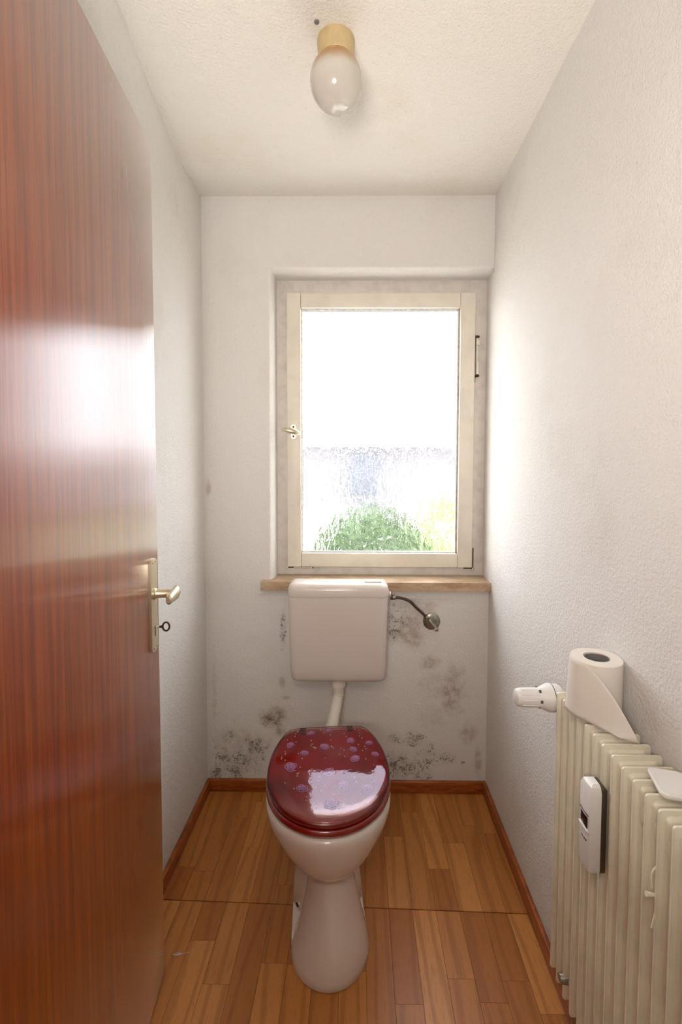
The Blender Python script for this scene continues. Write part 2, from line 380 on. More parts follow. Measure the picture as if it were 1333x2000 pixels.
# skirting
def skirt(name, lo, hi):
    o = BB(name, lo, hi, M['pine'], None, .0035, 3); return struct(o)
bs = .0135; bh = .047
skirt('baseboard_back', (XL, D-bs, 0), (XR, D, bh)); skirt('baseboard_left', (XL, .31, 0), (XL+bs, D-bs, bh)); skirt('baseboard_right', (XR-bs, .31, 0), (XR, D-bs, bh))
# small plaster plug on the ceiling by the lamp
bm = bmesh.new(); lathe(bm, [(.006, 0), (.0055, -.002), (.003, -.003), (.0005, -.002)], (-.095, 1.045, H), n=10); obj('plaster_plug', bm, M['card'], bpy.data.objects['ceiling'])

# ------------------------------------------------------------------ window
win = struct(empty('window_1', (0, D, .82)))
WO = Vector((0, D, .82))
def wb(name, lo, hi, mat, parent=win, bev=.0015, seg=2):
    lo = [a-b for a, b in zip(lo, WO)] if parent is win else lo; hi = [a-b for a, b in zip(hi, WO)] if parent is win else hi
    return BB(name, lo, hi, mat, parent, bev, seg)
yf = D+.09
# fixed frame members
wb('frame_post', (OXL-.004, yf, .8), (OXL+.062, yf+.06, OZT+.004), M['ivory_frame']); wb('frame_post', (.430, yf, .8), (XR+.004, yf+.06, OZT+.004), M['ivory_frame'])
wb('frame_rail', (OXL+.05, yf+.0005, OZT-.09), (.44, yf+.06, OZT+.004), M['ivory_frame']); wb('frame_rail', (OXL+.05, yf+.0005, .8), (.44, yf+.06, .875), M['ivory_frame'])
sx0, sx1, sz0, sz1 = -.2770, .4475, .8545, 1.9138; gx0, gx1, gz0, gz1 = -.2233, .3900, .9095, 1.8572
ys0, ys1 = yf-.018, yf+.03
wb('sash_stile', (sx0, ys0, sz0), (gx0, ys1, sz1), M['ivory'], bev=.003); wb('sash_stile', (gx1, ys0, sz0), (sx1, ys1, sz1), M['ivory'], bev=.003)
wb('sash_rail', (gx0+.0006, ys0+.0004, sz0), (gx1-.0006, ys1, gz0), M['ivory'], bev=.003); wb('sash_rail', (gx0+.0006, ys0+.0004, gz1), (gx1-.0006, ys1, sz1), M['ivory'], bev=.003)
yb = ys0+.012
for lo, hi in (((gx0-.001, yb, gz0), (gx0+.005, yb+.012, gz1)), ((gx1-.009, yb, gz0), (gx1+.001, yb+.012, gz1)), ((gx0, yb, gz0-.001), (gx1, yb+.012, gz0+.006)), ((gx0, yb, gz1-.006), (gx1, yb+.012, gz1+.001))):
    wb('glazing_bead', lo, hi, M['bead'], bev=.0015)
wb('grime_line', (gx1-.0042, yb-.0007, gz0), (gx1-.0030, yb+.002, gz1), M['alu'], bev=0); wb('grime_line', (gx0+.0052, yb+.004, gz0), (gx0+.0062, yb+.008, gz1), M['alu'], bev=0)
wb('grime_line', (gx0+.004, yb+.004, gz1-.0075), (gx1-.004, yb+.008, gz1-.0063), M['alu'], bev=0)
wb('grime_line', (sx0, yf-.003, sz0-.003), (sx1+.002, yf+.001, sz0+.001), M['grime'], bev=0)
wb('grime_line', (sx0+.0, yf-.004, sz0-.008), (sx0+.022, yf+.001, sz0-.001), M['grime'], bev=.0015); wb('grime_line', (sx1-.03, yf-.004, sz0-.007), (sx1+.004, yf+.001, sz0-.001), M['grime'], bev=.0015)
bm = bmesh.new()
nx, nz = 2, 2
box(bm, ((gx0+gx1)/2-WO.x, yb+.014-WO.y, (gz0+gz1)/2-WO.z), (gx1-gx0+.006, .0001, gz1-gz0+.006))
bmesh.ops.delete(bm, geom=[f for f in bm.faces if f.calc_center_median().y > yb+.014-WO.y+.00001 or abs(f.normal.y) < .5], context='FACES')
obj('glass_pane', bm, M['glass'], win, smooth=False)
# sash handle
hw = empty('sash_handle', (-.2515, ys0-D, 1.384-.82), 0, win); hw.scale = (1.3, 1.3, 1.3)
bm = bmesh.new(); Rg = []
for y_, k in ((0, 1), (-.003, 1), (-.004, .9)):
    Rg.append([(math.cos(t)*.0085*k, y_, (math.sin(t)*.0085*k+(.014 if math.sin(t) > 0 else -.014))) for t in [2*PI*i/24 for i in range(24)]])
loft(bm, Rg); obj('escutcheon', bm, M['brass'], hw)
for dz in (.014, -.014): lathe_obj('screw', [(.0038, 0), (.003, .001), (.0003, .0012)], M['iron'], hw, (0, -.0035, dz), (0, -1, 0), 12)
bm = bmesh.new(); tube(bm, [(0, 0, 0), (0, -.028, 0)], .006, 14)
tube(bm, catmull([(.024, -.020, -.007), (.012, -.030, -.004), (0, -.034, 0), (-.016, -.036, .003), (-.030, -.034, .004)], 5), [.0035]+[.0042+.0030*math.sin(PI*min(1, k/19)) for k in range(1, 21)], 14, sx=.8, sy=1.15)
obj('lever', bm, M['brass'], hw)
# hinge under the sash, corner bearing and side stay
bm = bmesh.new()
for x0, x1 in ((-.213, -.197), (-.1955, -.180)): tube(bm, [(x0, 0, 0), (x1, 0, 0)], .0035, 12)
tube(bm, [(-.180, 0, 0), (-.176, 0, 0)], .0028, 12, mat=1)
obj('bottom_hinge', bm, [M['ivory'], M['iron']], win, loc=(0, yf-.006-D, .8485-.82))
st_ = empty('stay_arm', (.4555, ys0+.004-D, 1.67-.82), 0, win); st_.scale = (1.7, 1.5, 1)
bm = bmesh.new(); tube(bm, [(0, 0, .075), (.001, 0, -.075)], .0022, 10); obj('rod', bm, M['ivory'], st_)
B('clamp', (.001, -.001, .055), (.007, .008, .018), M['ivory'], st_, .001); B('clamp', (.001, -.001, -.04), (.006, .008, .05), M['ivory'], st_, .002)
for z_ in (.078, -.070): lathe_obj('pivot', [(.005, -.004), (.005, .003), (.002, .005)], M['iron'], st_, (0, 0, z_), (0, -1, 0), 12)
B('grime_edge', (-.0045, .002, -.005), (.002, .006, .18), M['grime'], st_, .0005)
cb_ = empty('corner_bearing', (sx1+.004, ys0+.004-D, sz0-.82), 0, win)
bm = bmesh.new(); tube(bm, [(0, 0, -.004), (0, 0, .078)], .002, 10); obj('rod', bm, M['iron'], cb_)
lathe_obj('cup', [(.004, -.012), (.0045, -.004), (.003, 0)], M['brass'], cb_, (0, -.001, 0), (0, 0, 1), 14)
# stone sill
bm = bmesh.new(); box(bm, ((-.3625+XR)/2, (D-.031+yf)/2-D, .805-.82), (XR+.3625, yf-D+.031, .034), .0025, 2)
obj('window_sill', bm, M['stone'], win)

# ------------------------------------------------------------------ door leaf standing open against the left side
ang = math.atan2(.102, 1); ex, ey = -.4732, 1.0609; LW = .735
door = struct(empty('door_1', (ex+.102*LW*math.cos(ang), ey-LW*math.cos(ang), 0), ang))
# local axes: +y runs from the hinge to the free edge, +x points into the room
bm = bmesh.new(); box(bm, (-.02, LW/2, .008+.9885), (.04, LW, 1.977), .0015, 2); obj('door_leaf', bm, M['door'], door)
yp = LW-.045
hp = empty('handle_set', (0, yp, 0), 0, door)
bm = bmesh.new(); z0, z1 = .832, 1.046; hwid = .0205; rings = []
for xx, k in ((0, 0), (.0050, 0), (.0065, .0015)):
    w_ = hwid-k; r2 = [(xx, w_*math.cos(t), (z1-hwid*.55+(w_*.55)*math.sin(t)) if math.sin(t) > 0 else (z0+hwid*.55+w_*.55*math.sin(t))) for t in [2*PI*(i+.5)/28 for i in range(28)]]
    rings.append(r2)
loft(bm, rings); obj('backplate', bm, M['brass'], hp)
for yy, zz in ((-.009, 1.037), (.009, 1.037), (-.009, .841), (.009, .841)): lathe_obj('screw', [(.0018, 0), (.0016, .0007), (.0001, .0008)], M['iron'], hp, (.0063, yy, zz), (1, 0, 0), 10)
zl = .9655
bm = bmesh.new(); lathe(bm, [(.0125, .006), (.0125, .0105), (.0105, .0115), (.0098, .014), (.0096, .040), (.0100, .052)], (0, 0, zl), (1, 0, 0), 24)
obj('lever_neck', bm, M['brass'], hp)
bm = bmesh.new(); R_ = []
for k in range(13):   # blade flares out and runs back towards the hinge side
    t = k/12; yy = .014-.060*t; hh = .0165-.0065*t; ww = .0085-.002*t; cxx = .052-.002*t
    R_.append([(cxx+ww*math.copysign(abs(math.cos(a))**.7, math.cos(a))*(1 if k < 12 else .6), yy, zl+.001+hh*math.sin(a)*(1 if 0 < k < 12 else .6)-(.004*t)) for a in [2*PI*i/20 for i in range(20)]])
loft(bm, R_); obj('lever_blade', bm, M['brass'], hp)
bm = bmesh.new(); box(bm, (.0066, 0, .877), (.001, .003, .017)); lathe(bm, [(.0035, .006), (.0035, .0072)], (0, 0, .889), (1, 0, 0), 12); obj('keyhole', bm, M['black'], hp)
# hinges of the leaf
for z_ in (.25, 1.75):
    bm = bmesh.new(); tube(bm, [(.004, -.004, z_-.04), (.004, -.004, z_+.04)], .006, 12); obj('hinge', bm, M['brass'], door)
# door frame round the opening (out of the picture, at the doorway)
fr_ = struct(empty('trim_1', (0, DY1, 0)))
for nm, lo, hi in (('jamb', (DX0-.05, -.135, 0), (DX0-.002, .012, DH+.05)), ('jamb', (DX1+.002, -.135, 0), (DX1+.05, .012, DH+.05)), ('head_board', (DX0-.05, -.135, DH+.004), (DX1+.05, .012, DH+.05))):
    BB(nm, lo, hi, M['door'], fr_, .003)
# key in the lock
kx = Matrix.Rotation(ang, 4, 'Z') @ Vector((.0, yp, .889)); kp = door.location+Vector(kx)+Vector((-.006, 0, 0))
key = tag(empty('key', kp, ang), 'dark old-fashioned key with an oval ring stuck in the door lock below the lever', 'key')
bm = bmesh.new(); tube(bm, [(.006, 0, 0), (.024, 0, 0)], .0022, 12); obj('shaft', bm, M['brass'], key)
lathe_obj('collar', [(.0026, 0), (.0034, .001), (.0026, .002), (.0026, .003), (.0034, .004), (.0022, .006)], M['iron'], key, (.022, 0, 0), (1, 0, 0), 14)
bm = bmesh.new(); tube(bm, [(.0365+.0075*math.cos(t), 0, .0098*math.sin(t)) for t in [2*PI*k/28 for k in range(29)]], .0021, 10); obj('bow', bm, M['iron'], key)

# ------------------------------------------------------------------ ceiling lamp
lamp = tag(empty('ceiling_light', (-.0545, 1.092, H)), 'egg-shaped opal glass ceiling light on a yellowed round base', 'ceiling light')
lathe_obj('lamp_base', [(.043, 0), (.0435, -.004), (.0425, -.025), (.040, -.040), (.036, -.044)], M['lampbase'], lamp, n=48)
bm = bmesh.new(); prof = []
for k in range(33):
    t = PI*k/32; z = -.089+.058*math.cos(t)*(1 if t < PI/2 else 1.08); r = .0600*math.sin(t)**.92
    prof.append((r, z))
prof = [(.036, -.036)]+[q for q in prof if q[1] < -.043]
lathe(bm, prof, n=48); obj('glass_globe', bm, M['opal'], lamp, ang=80)

# ------------------------------------------------------------------ toilet
TR = math.radians(5.7)
toilet = tag(empty('toilet', (-.081, 1.2505, 0), TR), 'white floor-standing ceramic toilet with a closed dark red lid', 'toilet')
def egg(z, yf_, yb_, hw_, yc, n=48, pb=2.0, pf=2.0, cx=0):
    out = []
    for k in range(n):
        t = 2*PI*(k+.5)/n; c_, s_ = math.cos(t), math.sin(t); p_ = pf if c_ > 0 else pb
        xx = hw_*math.copysign(abs(s_)**(2/p_), s_); b_ = (yc-yf_) if c_ > 0 else (yb_-yc)
        out.append((cx+xx, yc-b_*math.copysign(abs(c_)**(2/p_), c_), z))
    return out
bm = bmesh.new()
L = [(0, -.2235, .0, .1015, -.115), (.003, -.2255, .0, .1025, -.115), (.02, -.224, .0, .0995, -.113), (.05, -.217, .0, .0895, -.108), (.085, -.204, .0, .0790, -.10),
     (.12, -.189, .0, .0705, -.09), (.15, -.176, .02, .0640, -.08), (.175, -.166, .04, .0600, -.075), (.200, -.155, .06, .0570, -.07), (.216, -.149, .08, .0560, -.07)]
rings = [egg(z, a, b, h_, c, cx=.005*min(1, z/.05)*(1-max(0, z-.15)/.07)) for z, a, b, h_, c in L]
# crease and the lobe of the bowl
L2 = [(.2170, -.157, .10, .0640, -.065), (.221, -.166, .12, .0750, -.055), (.230, -.176, .15, .0930, -.04), (.243, -.186, .165, .117, -.025), (.258, -.193, .18, .138, -.01),
      (.278, -.196, .19, .154, .0), (.300, -.199, .20, .167, .0), (.318, -.201, .205, .1735, .0), (.332, -.2015, .21, .1755, .0), (.344, -.200, .21, .1745, .0), (.351, -.195, .205, .170, .0), (.353, -.188, .20, .163, .0)]
rings += [egg(z, a, b, h_, c, pb=2.4) for z, a, b, h_, c in L2]
rings += [egg(z, a, b, h_, c, pb=2.2) for z, a, b, h_, c in [(.353, -.160, .15, .130, -.0), (.345, -.152, .14, .122, 0), (.28, -.13, .11, .10, 0), (.23, -.08, .05, .05, 0)]]
loft(bm, rings); obj('bowl', bm, M['porcelain'], toilet, ang=40)
bm = bmesh.new(); R_ = []
for z, hw_, c_ in ((0, .1000, 0), (.004, .1015, 0), (.020, .1005, .05), (.032, .0995, .7), (.045, .0990, 1), (.080, .0975, 1), (.105, .0945, 1), (.128, .088, 1), (.148, .079, 1), (.168, .067, 1), (.19, .055, 1)):
    y1, y2 = -.112+.080*c_, -.116+.026*c_; dx = .004+.034*c_
    R_.append([(hw_-.012, .20, z), (hw_, .188, z), (hw_, y1, z), (hw_-dx, y2, z), (-hw_+dx, y2, z), (-hw_, y1, z), (-hw_, .188, z), (-hw_+.012, .20, z)]); R_[-1] = [(x-(.006*c_ if x > 0 else 0), y, z) for x, y, z in R_[-1]]
loft(bm, R_)
obj('foot_plinth', bm, M['porcelain'], toilet, ang=38)
for s_ in (-1, 1):
    axs = Vector((s_*.845, -.535, .02)).normalized(); hc = (s_*.0865-(.006 if s_ > 0 else 0), -.0525, .056)
    bm = bmesh.new(); lathe(bm, [(.0080, -.004), (.0080, .0008), (.0060, .0012)], hc, axs, 20); lathe(bm, [(.0058, -.003), (.0058, .0015)], hc, axs, 20, mat=1)
    obj('screw_hole', bm, [M['brass'], M['black']], toilet)
bm = bmesh.new(); tube(bm, [(0, .17, .27), (0, .228, .27)], [.045, .034], 24); obj('inlet_spigot', bm, M['porcelain'], toilet)
# seat and lid outlines
def outline(hw_, yf_, yb_, bw):
    q = math.sqrt(max(0, 1-(bw/hw_)**2)); P = []
    n = 40
    for k in range(n+1):     # front half, right to left via front
        t = PI*k/n; P.append((hw_*math.cos(t), -abs(yf_)*math.sin(t)**.97))
    m = 16
    for k in range(1, m+1):
        u = k/m*q; P.append((-hw_*math.sqrt(1-u*u), yb_*u/q))
    for k in range(1, 8): P.append((-bw+2*bw*k/8, yb_))
    for k in range(m, 0, -1):
        u = k/m*q; P.append((hw_*math.sqrt(1-u*u), yb_*u/q))
    for _ in range(2):
        P = [tuple(.25*P[i-1][j]+.5*P[i][j]+.25*P[(i+1) % len(P)][j] for j in (0, 1)) for i in range(len(P))]
    return P
def inset(P, d, z, cy=0):
    out = []; n = len(P)
    for i in range(n):
        a, b = Vector(P[i-1]), Vector(P[(i+1) % n]); t_ = (b-a).normalized(); nn = Vector((t_.y, -t_.x))
        if nn.dot(Vector(P[i])) < 0: nn = -nn
        q_ = Vector(P[i])-nn*d; out.append((q_.x, q_.y, z))
    return out
PS = outline(.1745, .1935, .185, .115)
bm = bmesh.new(); prof = [(.006, .354), (.001, .3575), (0, .363), (.002, .369), (.007, .3725), (.05, .3735), (.056, .369), (.056, .358), (.050, .354)]
R_ = [[bm.verts.new(p) for p in inset(PS, d, z)] for d, z in prof]; n = len(PS)
for a in range(len(R_)):
    b = (a+1) % len(R_)
    for i in range(n): j = (i+1) % n; bm.faces.new((R_[a][i], R_[a][j], R_[b][j], R_[b][i]))
def tilted(o, tau, sy, piv):
    P = Vector(piv); Rm = Matrix.Rotation(math.radians(tau), 4, 'X')
    o.matrix_basis = Matrix.Translation(P) @ Rm @ Matrix.Diagonal((1, sy, 1, 1)) @ Matrix.Translation(-P)
seat = obj('seat', bm, M['red'], toilet, ang=60); tilted(seat, 2.4, .97, (0, -.19, .36)); seat['label'] = 'dark red translucent resin seat ring'
PLD = outline(.171, .192, .190, .116)
def dome(x, y): return .009*max(0, 1-.6*(x/.171)**2-(y/.192)**2)
def shell(rings_, inner, ztop, top_first=True):
    R0 = [inset(PLD, d, z) for d, z in rings_]
    for k in inner: R0.append([(p[0]*k, p[1]*k, ztop) for p in PLD])
    return [[(x, y, z+(dome(x, y) if i_ > 3 else 0)) for x, y, z in q_] for i_, q_ in enumerate(R0)]
bm = bmesh.new(); loft(bm, shell([(.014, .3755), (.004, .3765), (.0, .380), (.0, .384), (.003, .3885), (.008, .3895)], (.9, .78, .62, .45, .28, .1), .3905))
lid = obj('lid', bm, M['red'], toilet, ang=50); tilted(lid, 4.6, .95, (0, -.19, .380)); lid['label'] = 'dark red resin lid with purple roses and small pearls'
bm = bmesh.new(); loft(bm, shell([(.0012, .3846), (.0004, .386), (-.0004, .388), (.0008, .391), (.004, .3940), (.009, .3958), (.015, .3966)], (.88, .8, .7, .6, .5, .4, .3, .2, .1), .3968), cap0=False)
obj('clear_layer', bm, M['clear'], lid, ang=70)
for sx_ in (-.076, .073):
    bm = bmesh.new(); box(bm, (sx_, .168, .3955), (.017, .020, .003), .001, 1); obj('hinge_plate', bm, M['iron'], lid)
for sx_ in (-.075, .075):
    bm = bmesh.new(); box(bm, (sx_, .176, .404), (.020, .020, .012), .003, 2); box(bm, (sx_, .180, .378), (.018, .016, .056), .003, 2)
    obj('hinge', bm, M['iron'], toilet)
def rose_mesh():
    bm = bmesh.new(); rr = random.Random(3)
    def petal(a, r0, w, tilt, z, m=7):
        ca, sa = math.cos(a), math.sin(a); V = []
        for i in range(m+1):
            u = i/m; th = (u-.5)*PI*1.05; row = []
            for k, q in enumerate((.2, .78, 1.0)):
                x_ = r0+q*w*math.cos(th); y_ = q*w*1.05*math.sin(th); zz = z+tilt*q
                row.append(bm.verts.new((ca*x_-sa*y_, sa*x_+ca*y_, zz)))
            V.append(row)
        for i in range(m):
            for k in (0, 1): f = bm.faces.new((V[i][k], V[i+1][k], V[i+1][k+1], V[i][k+1])); f.material_index = k if k else (2 if z < .04 else 0)
    for k in range(5): petal(k*2*PI/5+.3, .52, .46, .02, .0+.004*k)
    for k in range(4): petal(k*PI/2, .18, .44, .03, .05+.004*k)
    for k in range(3): petal(k*2*PI/3+.6, .04, .30, .03, .10+.004*k)
    lathe(bm, [(.14, .12), (.10, .15), (.01, .16)], n=8, mat=1)
    me = bpy.data.meshes.new('rose'); bm.to_mesh(me); bm.free(); me.materials.append(M['petal']); me.materials.append(M['petal_rim']); me.materials.append(M['petal_dark']); return me
rm = rose_mesh()
RO = [(-.0507, .1562, .0157), (.0054, .1669, .0104), (-.1105, .103, .0157), (-.0092, .0852, .0168), (.0699, .1087, .0157), (.0751, .067, .0142), (.1251, .0963, .0127), (-.0687, .0613, .0142), (.1374, .0436, .0127), (.0764, .0257, .0168), (-.1045, .0063, .0231), (.0008, -.0225, .0186), (-.0721, -.0758, .0179), (.0356, -.0741, .0179), (.0964, -.0875, .0179), (.0036, -.13, .0254)]
rr = random.Random(5)
for x_, y_, r_s in RO:
    o = bpy.data.objects.new('rose', rm); C.objects.link(o); o.parent = lid; o.location = (x_, y_, .3908+dome(x_, y_)-.0002); o.rotation_euler = (0, 0, rr.uniform(0, 6))
    o.scale = (r_s*.95, r_s*.78, .018)
bm = bmesh.new(); bmesh.ops.create_uvsphere(bm, u_segments=8, v_segments=6, radius=.0019); pm = bpy.data.meshes.new('pearl'); bm.to_mesh(pm); bm.free(); pm.materials.append(M['pearl']); pm.shade_smooth()
PE = [(-.0185, .1809), (-.0196, .169), (-.0111, .1543), (-.0913, .1672), (-.0975, .1574), (-.0995, .1446), (-.1209, .1284), (-.0951, .1133), (.0094, .1397), (.0104, .113), (-.0493, .116), (-.0457, .0977), (-.0492, .0916), (-.0426, .0824), (-.0387, .0795), (-.0344, .0773), (.0104, .0823), (.0138, .0783), (.017, .0718), (.0385, .0713), (.0473, .0614), (.0532, .1435), (.0584, .1289), (.0887, .165), (.1011, .1618), (.1019, .145), (.1, .1301), (.1058, .1189), (.0919, .0863), (.1099, .0759), (.1135, .0657), (.102, .058), (-.0859, .058), (-.1248, .0714), (-.1242, .0618), (-.1336, .0484), (-.1339, .0414), (-.123, .0342), (-.0747, .0354), (.0326, .0428), (.0477, .0333), (-.0098, .03), (.1075, .0208), (.1269, -.0058), (.1191, -.0281), (-.0794, .0004), (-.0869, -.0247), (-.0831, -.0218), (-.087, -.0325), (-.1184, -.0537), (-.0938, -.0764), (-.0271, -.0426), (-.028, -.0573), (-.0116, -.076), (-.0366, -.0802), (-.0226, -.0905), (.0148, -.085), (.0683, -.0506), (.0873, -.0548), (.0725, -.0677), (.0755, -.0724), (.113, -.0701), (.1192, -.0666), (.0755, -.1011), (-.061, -.1074), (-.0612, -.1179), (-.0405, -.1308), (-.0353, -.1396), (.0086, -.1077), (.0256, -.1072), (.0287, -.1294), (.021, -.1469), (.0617, -.1309)]
for x_, y_ in PE:
    o = bpy.data.objects.new('pearl', pm); C.objects.link(o); o.parent = lid; o.location = (x_, y_, .3925+dome(x_, y_))

# ------------------------------------------------------------------ cistern
cis = tag(empty('cistern', (-.070, D-.085, .4714)), 'white plastic toilet cistern hung on the wall below the window sill', 'cistern')
def rrect(cx, cy, w, d, r, z, n=6, rb=None):
    out = []
    for qx, qy, a0, rad in ((1, 1, 0, rb or r), (-1, 1, PI/2, rb or r), (-1, -1, PI, r), (1, -1, 1.5*PI, r)):
        for k in range(n+1):
            a = a0+PI/2*k/n; out.append((cx+qx*(w/2-rad)+rad*math.cos(a), cy+qy*(d/2-rad)+rad*math.sin(a), z))
    return out
zc = .4714; yc_ = 0
tank = []
for z, w, d in ((.4714, .310, .085), (.4735, .325, .098), (.480, .336, .108), (.490, .342, .113), (.52, .3455, .116), (.784, .360, .119)):
    tank.append(rrect(-.0005, .036-(d-.102)/2, w, d-.015, .026, z-zc, 6, .01))
bm = bmesh.new(); loft(bm, tank); obj('tank', bm, M['cist'], cis, ang=50)
bm = bmesh.new(); T = []
for z, k in ((.7835, .002), (.785, 0), (.796, 0), (.809, .0005), (.819, .004), (.827, .011), (.8305, .019), (.8320, .030)):
    T.append(rrect(-.0005, .0355, .366-2*k, .107-2*k, max(.006, .028-k*.4), z-zc, 6, .01))
bm2 = bm; loft(bm, T); obj('tank_lid', bm, M['cist'], cis, ang=60)
B('flush_button', (.125, .028, .8335-zc), (.062, .034, .007), M['cist'], cis, .003, 3)
B('rear_bracket', (0, .0835, .66-zc), (.22, .036, .24), M['cist'], cis, .004)
# flush pipe down into the bowl
bm = bmesh.new()
tube(bm, [(0, .03, 0.001), (0, .03, -.012)], .027, 28); tube(bm, [(0, .03, -.010), (0, .03, -.028)], .0285, 12)
obj('pipe_nut', bm, M['pipe'], cis)
TB = Matrix.Rotation(TR, 4, 'Z') @ Vector((0, .215, .27)); pe = Vector((-.081, 1.2505, 0))+Vector(TB)-cis.location
bm = bmesh.new(); tube(bm, catmull([(0, .03, -.02), (0, .03, -.058), (-.004, .018, -.078), (-.016, -.03, -.125), (-.030, -.075, -.172), (pe.x, pe.y+.05, pe.z+.014), (pe.x, pe.y+.028, pe.z+.001)], 6), .0205, 24)
lathe(bm, [(.0225, 0), (.0225, .006)], (0, .03, -.064), (0, 0, 1), 28)
obj('flush_pipe', bm, M['pipe'], cis)
# inlet stub on the right side of the tank
lathe_obj('inlet_nut', [(.014, 0), (.014, .006), (.010, .008), (.010, .012)], M['cist'], cis, (.180, .045, .787-zc-.006), (1, 0, 0), 20)
# water hose and wall valve
YV = D
hs = tag(empty('water_hose', (.124, D-.040, .766)), 'thin brown bent water hose between the cistern and the wall valve', 'hose')
bm = bmesh.new(); tube(bm, catmull([(.012, 0, .002), (.036, 0, .000), (.068, .001, -.012), (.092, .004, -.036), (.113, .007, -.055), (.131, .0095, -.074)], 8), .0052, 14); obj('tube', bm, M['hose'], hs)
lathe_obj('rubber_collar', [(.009, -.003), (.009, .006)], M['hose'], hs, (0, 0, .003), (1, 0, 0), 16)
lathe_obj('compression_nut', [(.0098, .005), (.0098, .013), (.007, .016)], M['chrome'], hs, (0, 0, .003), (1, 0, 0), 6)
vl = tag(empty('shutoff_valve', (.2795, D, .667)), 'dull chrome water shut-off valve with round wall rosette', 'valve')
lathe_obj('rosette', [(.0325, 0), (.0325, .003), (.029, .0065), (.020, .009), (.012, .010)], M['chrome'], vl, (0, -.0, 0), (0, -1, 0), 36)
bm = bmesh.new(); tube(bm, [(-.0165, -.030, .016), (.006, -.034, -.010)], [.0085, .0095], 14); lathe(bm, [(.010, .008), (.010, .034)], (0, 0, 0), (0, -1, 0), 18); obj('valve_body', bm, M['chrome'], vl)
lathe_obj('valve_nut', [(.0095, 0), (.0095, .008)], M['chrome'], vl, (-.0225, -.0295, .0225), (-.6, 0, .7), 6)
bm = bmesh.new(); tube(bm, [(.006, -.034, -.010), (.013, -.042, -.018)], [.006, .0065], 12); box(bm, (.012, -.044, -.018), (.014, .006, .010), .002); obj('valve_knob', bm, M['chrome'], vl)
# thin rod under the sill
bm = bmesh.new(); tube(bm, [(-.375, 0, .0085), (-.10, 0, .004), (.350, 0, -.010)], .0017, 8); lathe(bm, [(.0035, 0), (.0035, .018)], (-.372, 0, .0085), (1, 0, 0), 10)
tag(obj('thin_rod', bm, M['ivory'], loc=(0, D-.010, .764)), 'thin pale rod running along the wall just below the window sill', 'rod')

# ------------------------------------------------------------------ radiator
XF, XB = .408, .4885; ZT, ZB = .7976, .207; PITCH = .0286; Y0 = .914; NS = 14
rad = tag(empty('radiator', ((XF+XB)/2, .72, ZB)), 'old cream ribbed steel radiator on the right wall', 'radiator')
def section_mesh():
    bm = bmesh.new(); w = XB-XF; h = ZT-ZB
    def ring(y, ins, r, z0=0., n=6):
        out = []
        ww, hh = w-2*ins, h-2*ins
        for qx, qz, a0 in ((1, 1, 0), (-1, 1, PI/2), (-1, -1, PI), (1, -1, 1.5*PI)):
            for k in range(n+1):
                a = a0+PI/2*k/n; out.append((qx*(ww/2-r)+r*math.cos(a), y, h/2+qz*(hh/2-r)+r*math.sin(a)))
        return out
    # weld flange
    loft(bm, [ring(.0022, .0010, .004), ring(.0016, 0, .005), ring(-.0016, 0, .005), ring(-.0022, .0010, .004)])
    # pressed shells on both sides
    for s in (1, -1):
        loft(bm, [ring(0, .0075, .008), ring(s*.0030, .0080, .008), ring(s*.0070, .0110, .008), ring(s*.0092, .0145, .010), ring(s*.0098, .022, .012)])
    # hubs joining to the neighbours
    for z in (.046, h-.046):
        lathe(bm, [(.034, -.0096), (.031, -.0118), (.029, -.0143), (.029, .0143), (.031, .0118), (.034, .0096)], (0, 0, z), (0, 1, 0), 20)
    # vertical dents between the water ways
    bmesh.ops.recalc_face_normals(bm, faces=bm.faces)
    me = bpy.data.meshes.new('section'); bm.to_mesh(me); bm.free(); me.materials.append(M['rad']); me.shade_smooth(); me.set_sharp_from_angle(angle=math.radians(38)); return me
sm = section_mesh()
for k in range(NS):
    o = bpy.data.objects.new('section', sm); C.objects.link(o); o.parent = rad; o.location = (0, Y0-PITCH*k-.72, 0)
ye = Y0-PITCH*(NS-1)-.72-.0143
for z_ in (ZT-ZB-.046, .046): lathe_obj('end_plug', [(.021, 0), (.021, .006), (.017, .008), (.012, .008), (.0115, .005)], M['rad'], rad, (0, ye, z_), (0, -1, 0), 24)
for yy in (.80, .62): BB('wall_bracket', (XB-.449+.0-.0, yy-.72-.008, .36), (XR-.44825, yy-.72+.008, .39), M['rad'], rad, .001)
# thermostatic valve at the far upper hub
cx_ = rad.location.x
vz = ZT-ZB-.03
tv = empty('thermostat_valve', (-.020, Y0+.034-.72, .7685-ZB), 0, rad)
bm = bmesh.new(); tube(bm, [(.030, -.040, -.010), (.022, -.012, -.004), (.016, .0, 0)], .011, 18); tube(bm, [(.0, 0, 0), (.054, 0, 0), (.054, 0, -.05)], .009, 14); obj('valve_body', bm, M['chrome'], tv)
lathe_obj('thermostat_head', [(.020, -.010), (.0245, -.006), (.0275, .000), (.0275, .012), (.0285, .0125), (.0285, .020), (.0225, .034), (.0195, .042), (.0185, .080), (.0165, .0875), (.012, .090)], M['white'], tv, (-.004, 0, 0), (-1, 0, 0), 40, 30)
lathe_obj('dark_ring', [(.0280, .0118), (.02865, .0122), (.02865, .0136), (.0280, .014)], M['alu'], tv, (-.004, 0, 0), (-1, 0, 0), 40)
for k in range(10):
    a = 2*PI*k/10+.2; rm_ = Matrix.Rotation(a, 3, 'X')
    B('grip_rib', rm_ @ Vector((-.065, 0, .0187)), (.036, .003, .0022), M['white'], tv, .0006, 1, rot=rm_)
for k in range(6):
    a = 2*PI*k/6-.55; rm_ = Matrix.Rotation(a, 3, 'X')
    B('slot', rm_ @ Vector((-.0435, 0, .0198)), (.006, .006, .0022), M['alu'], tv, 0, 1, rot=rm_)
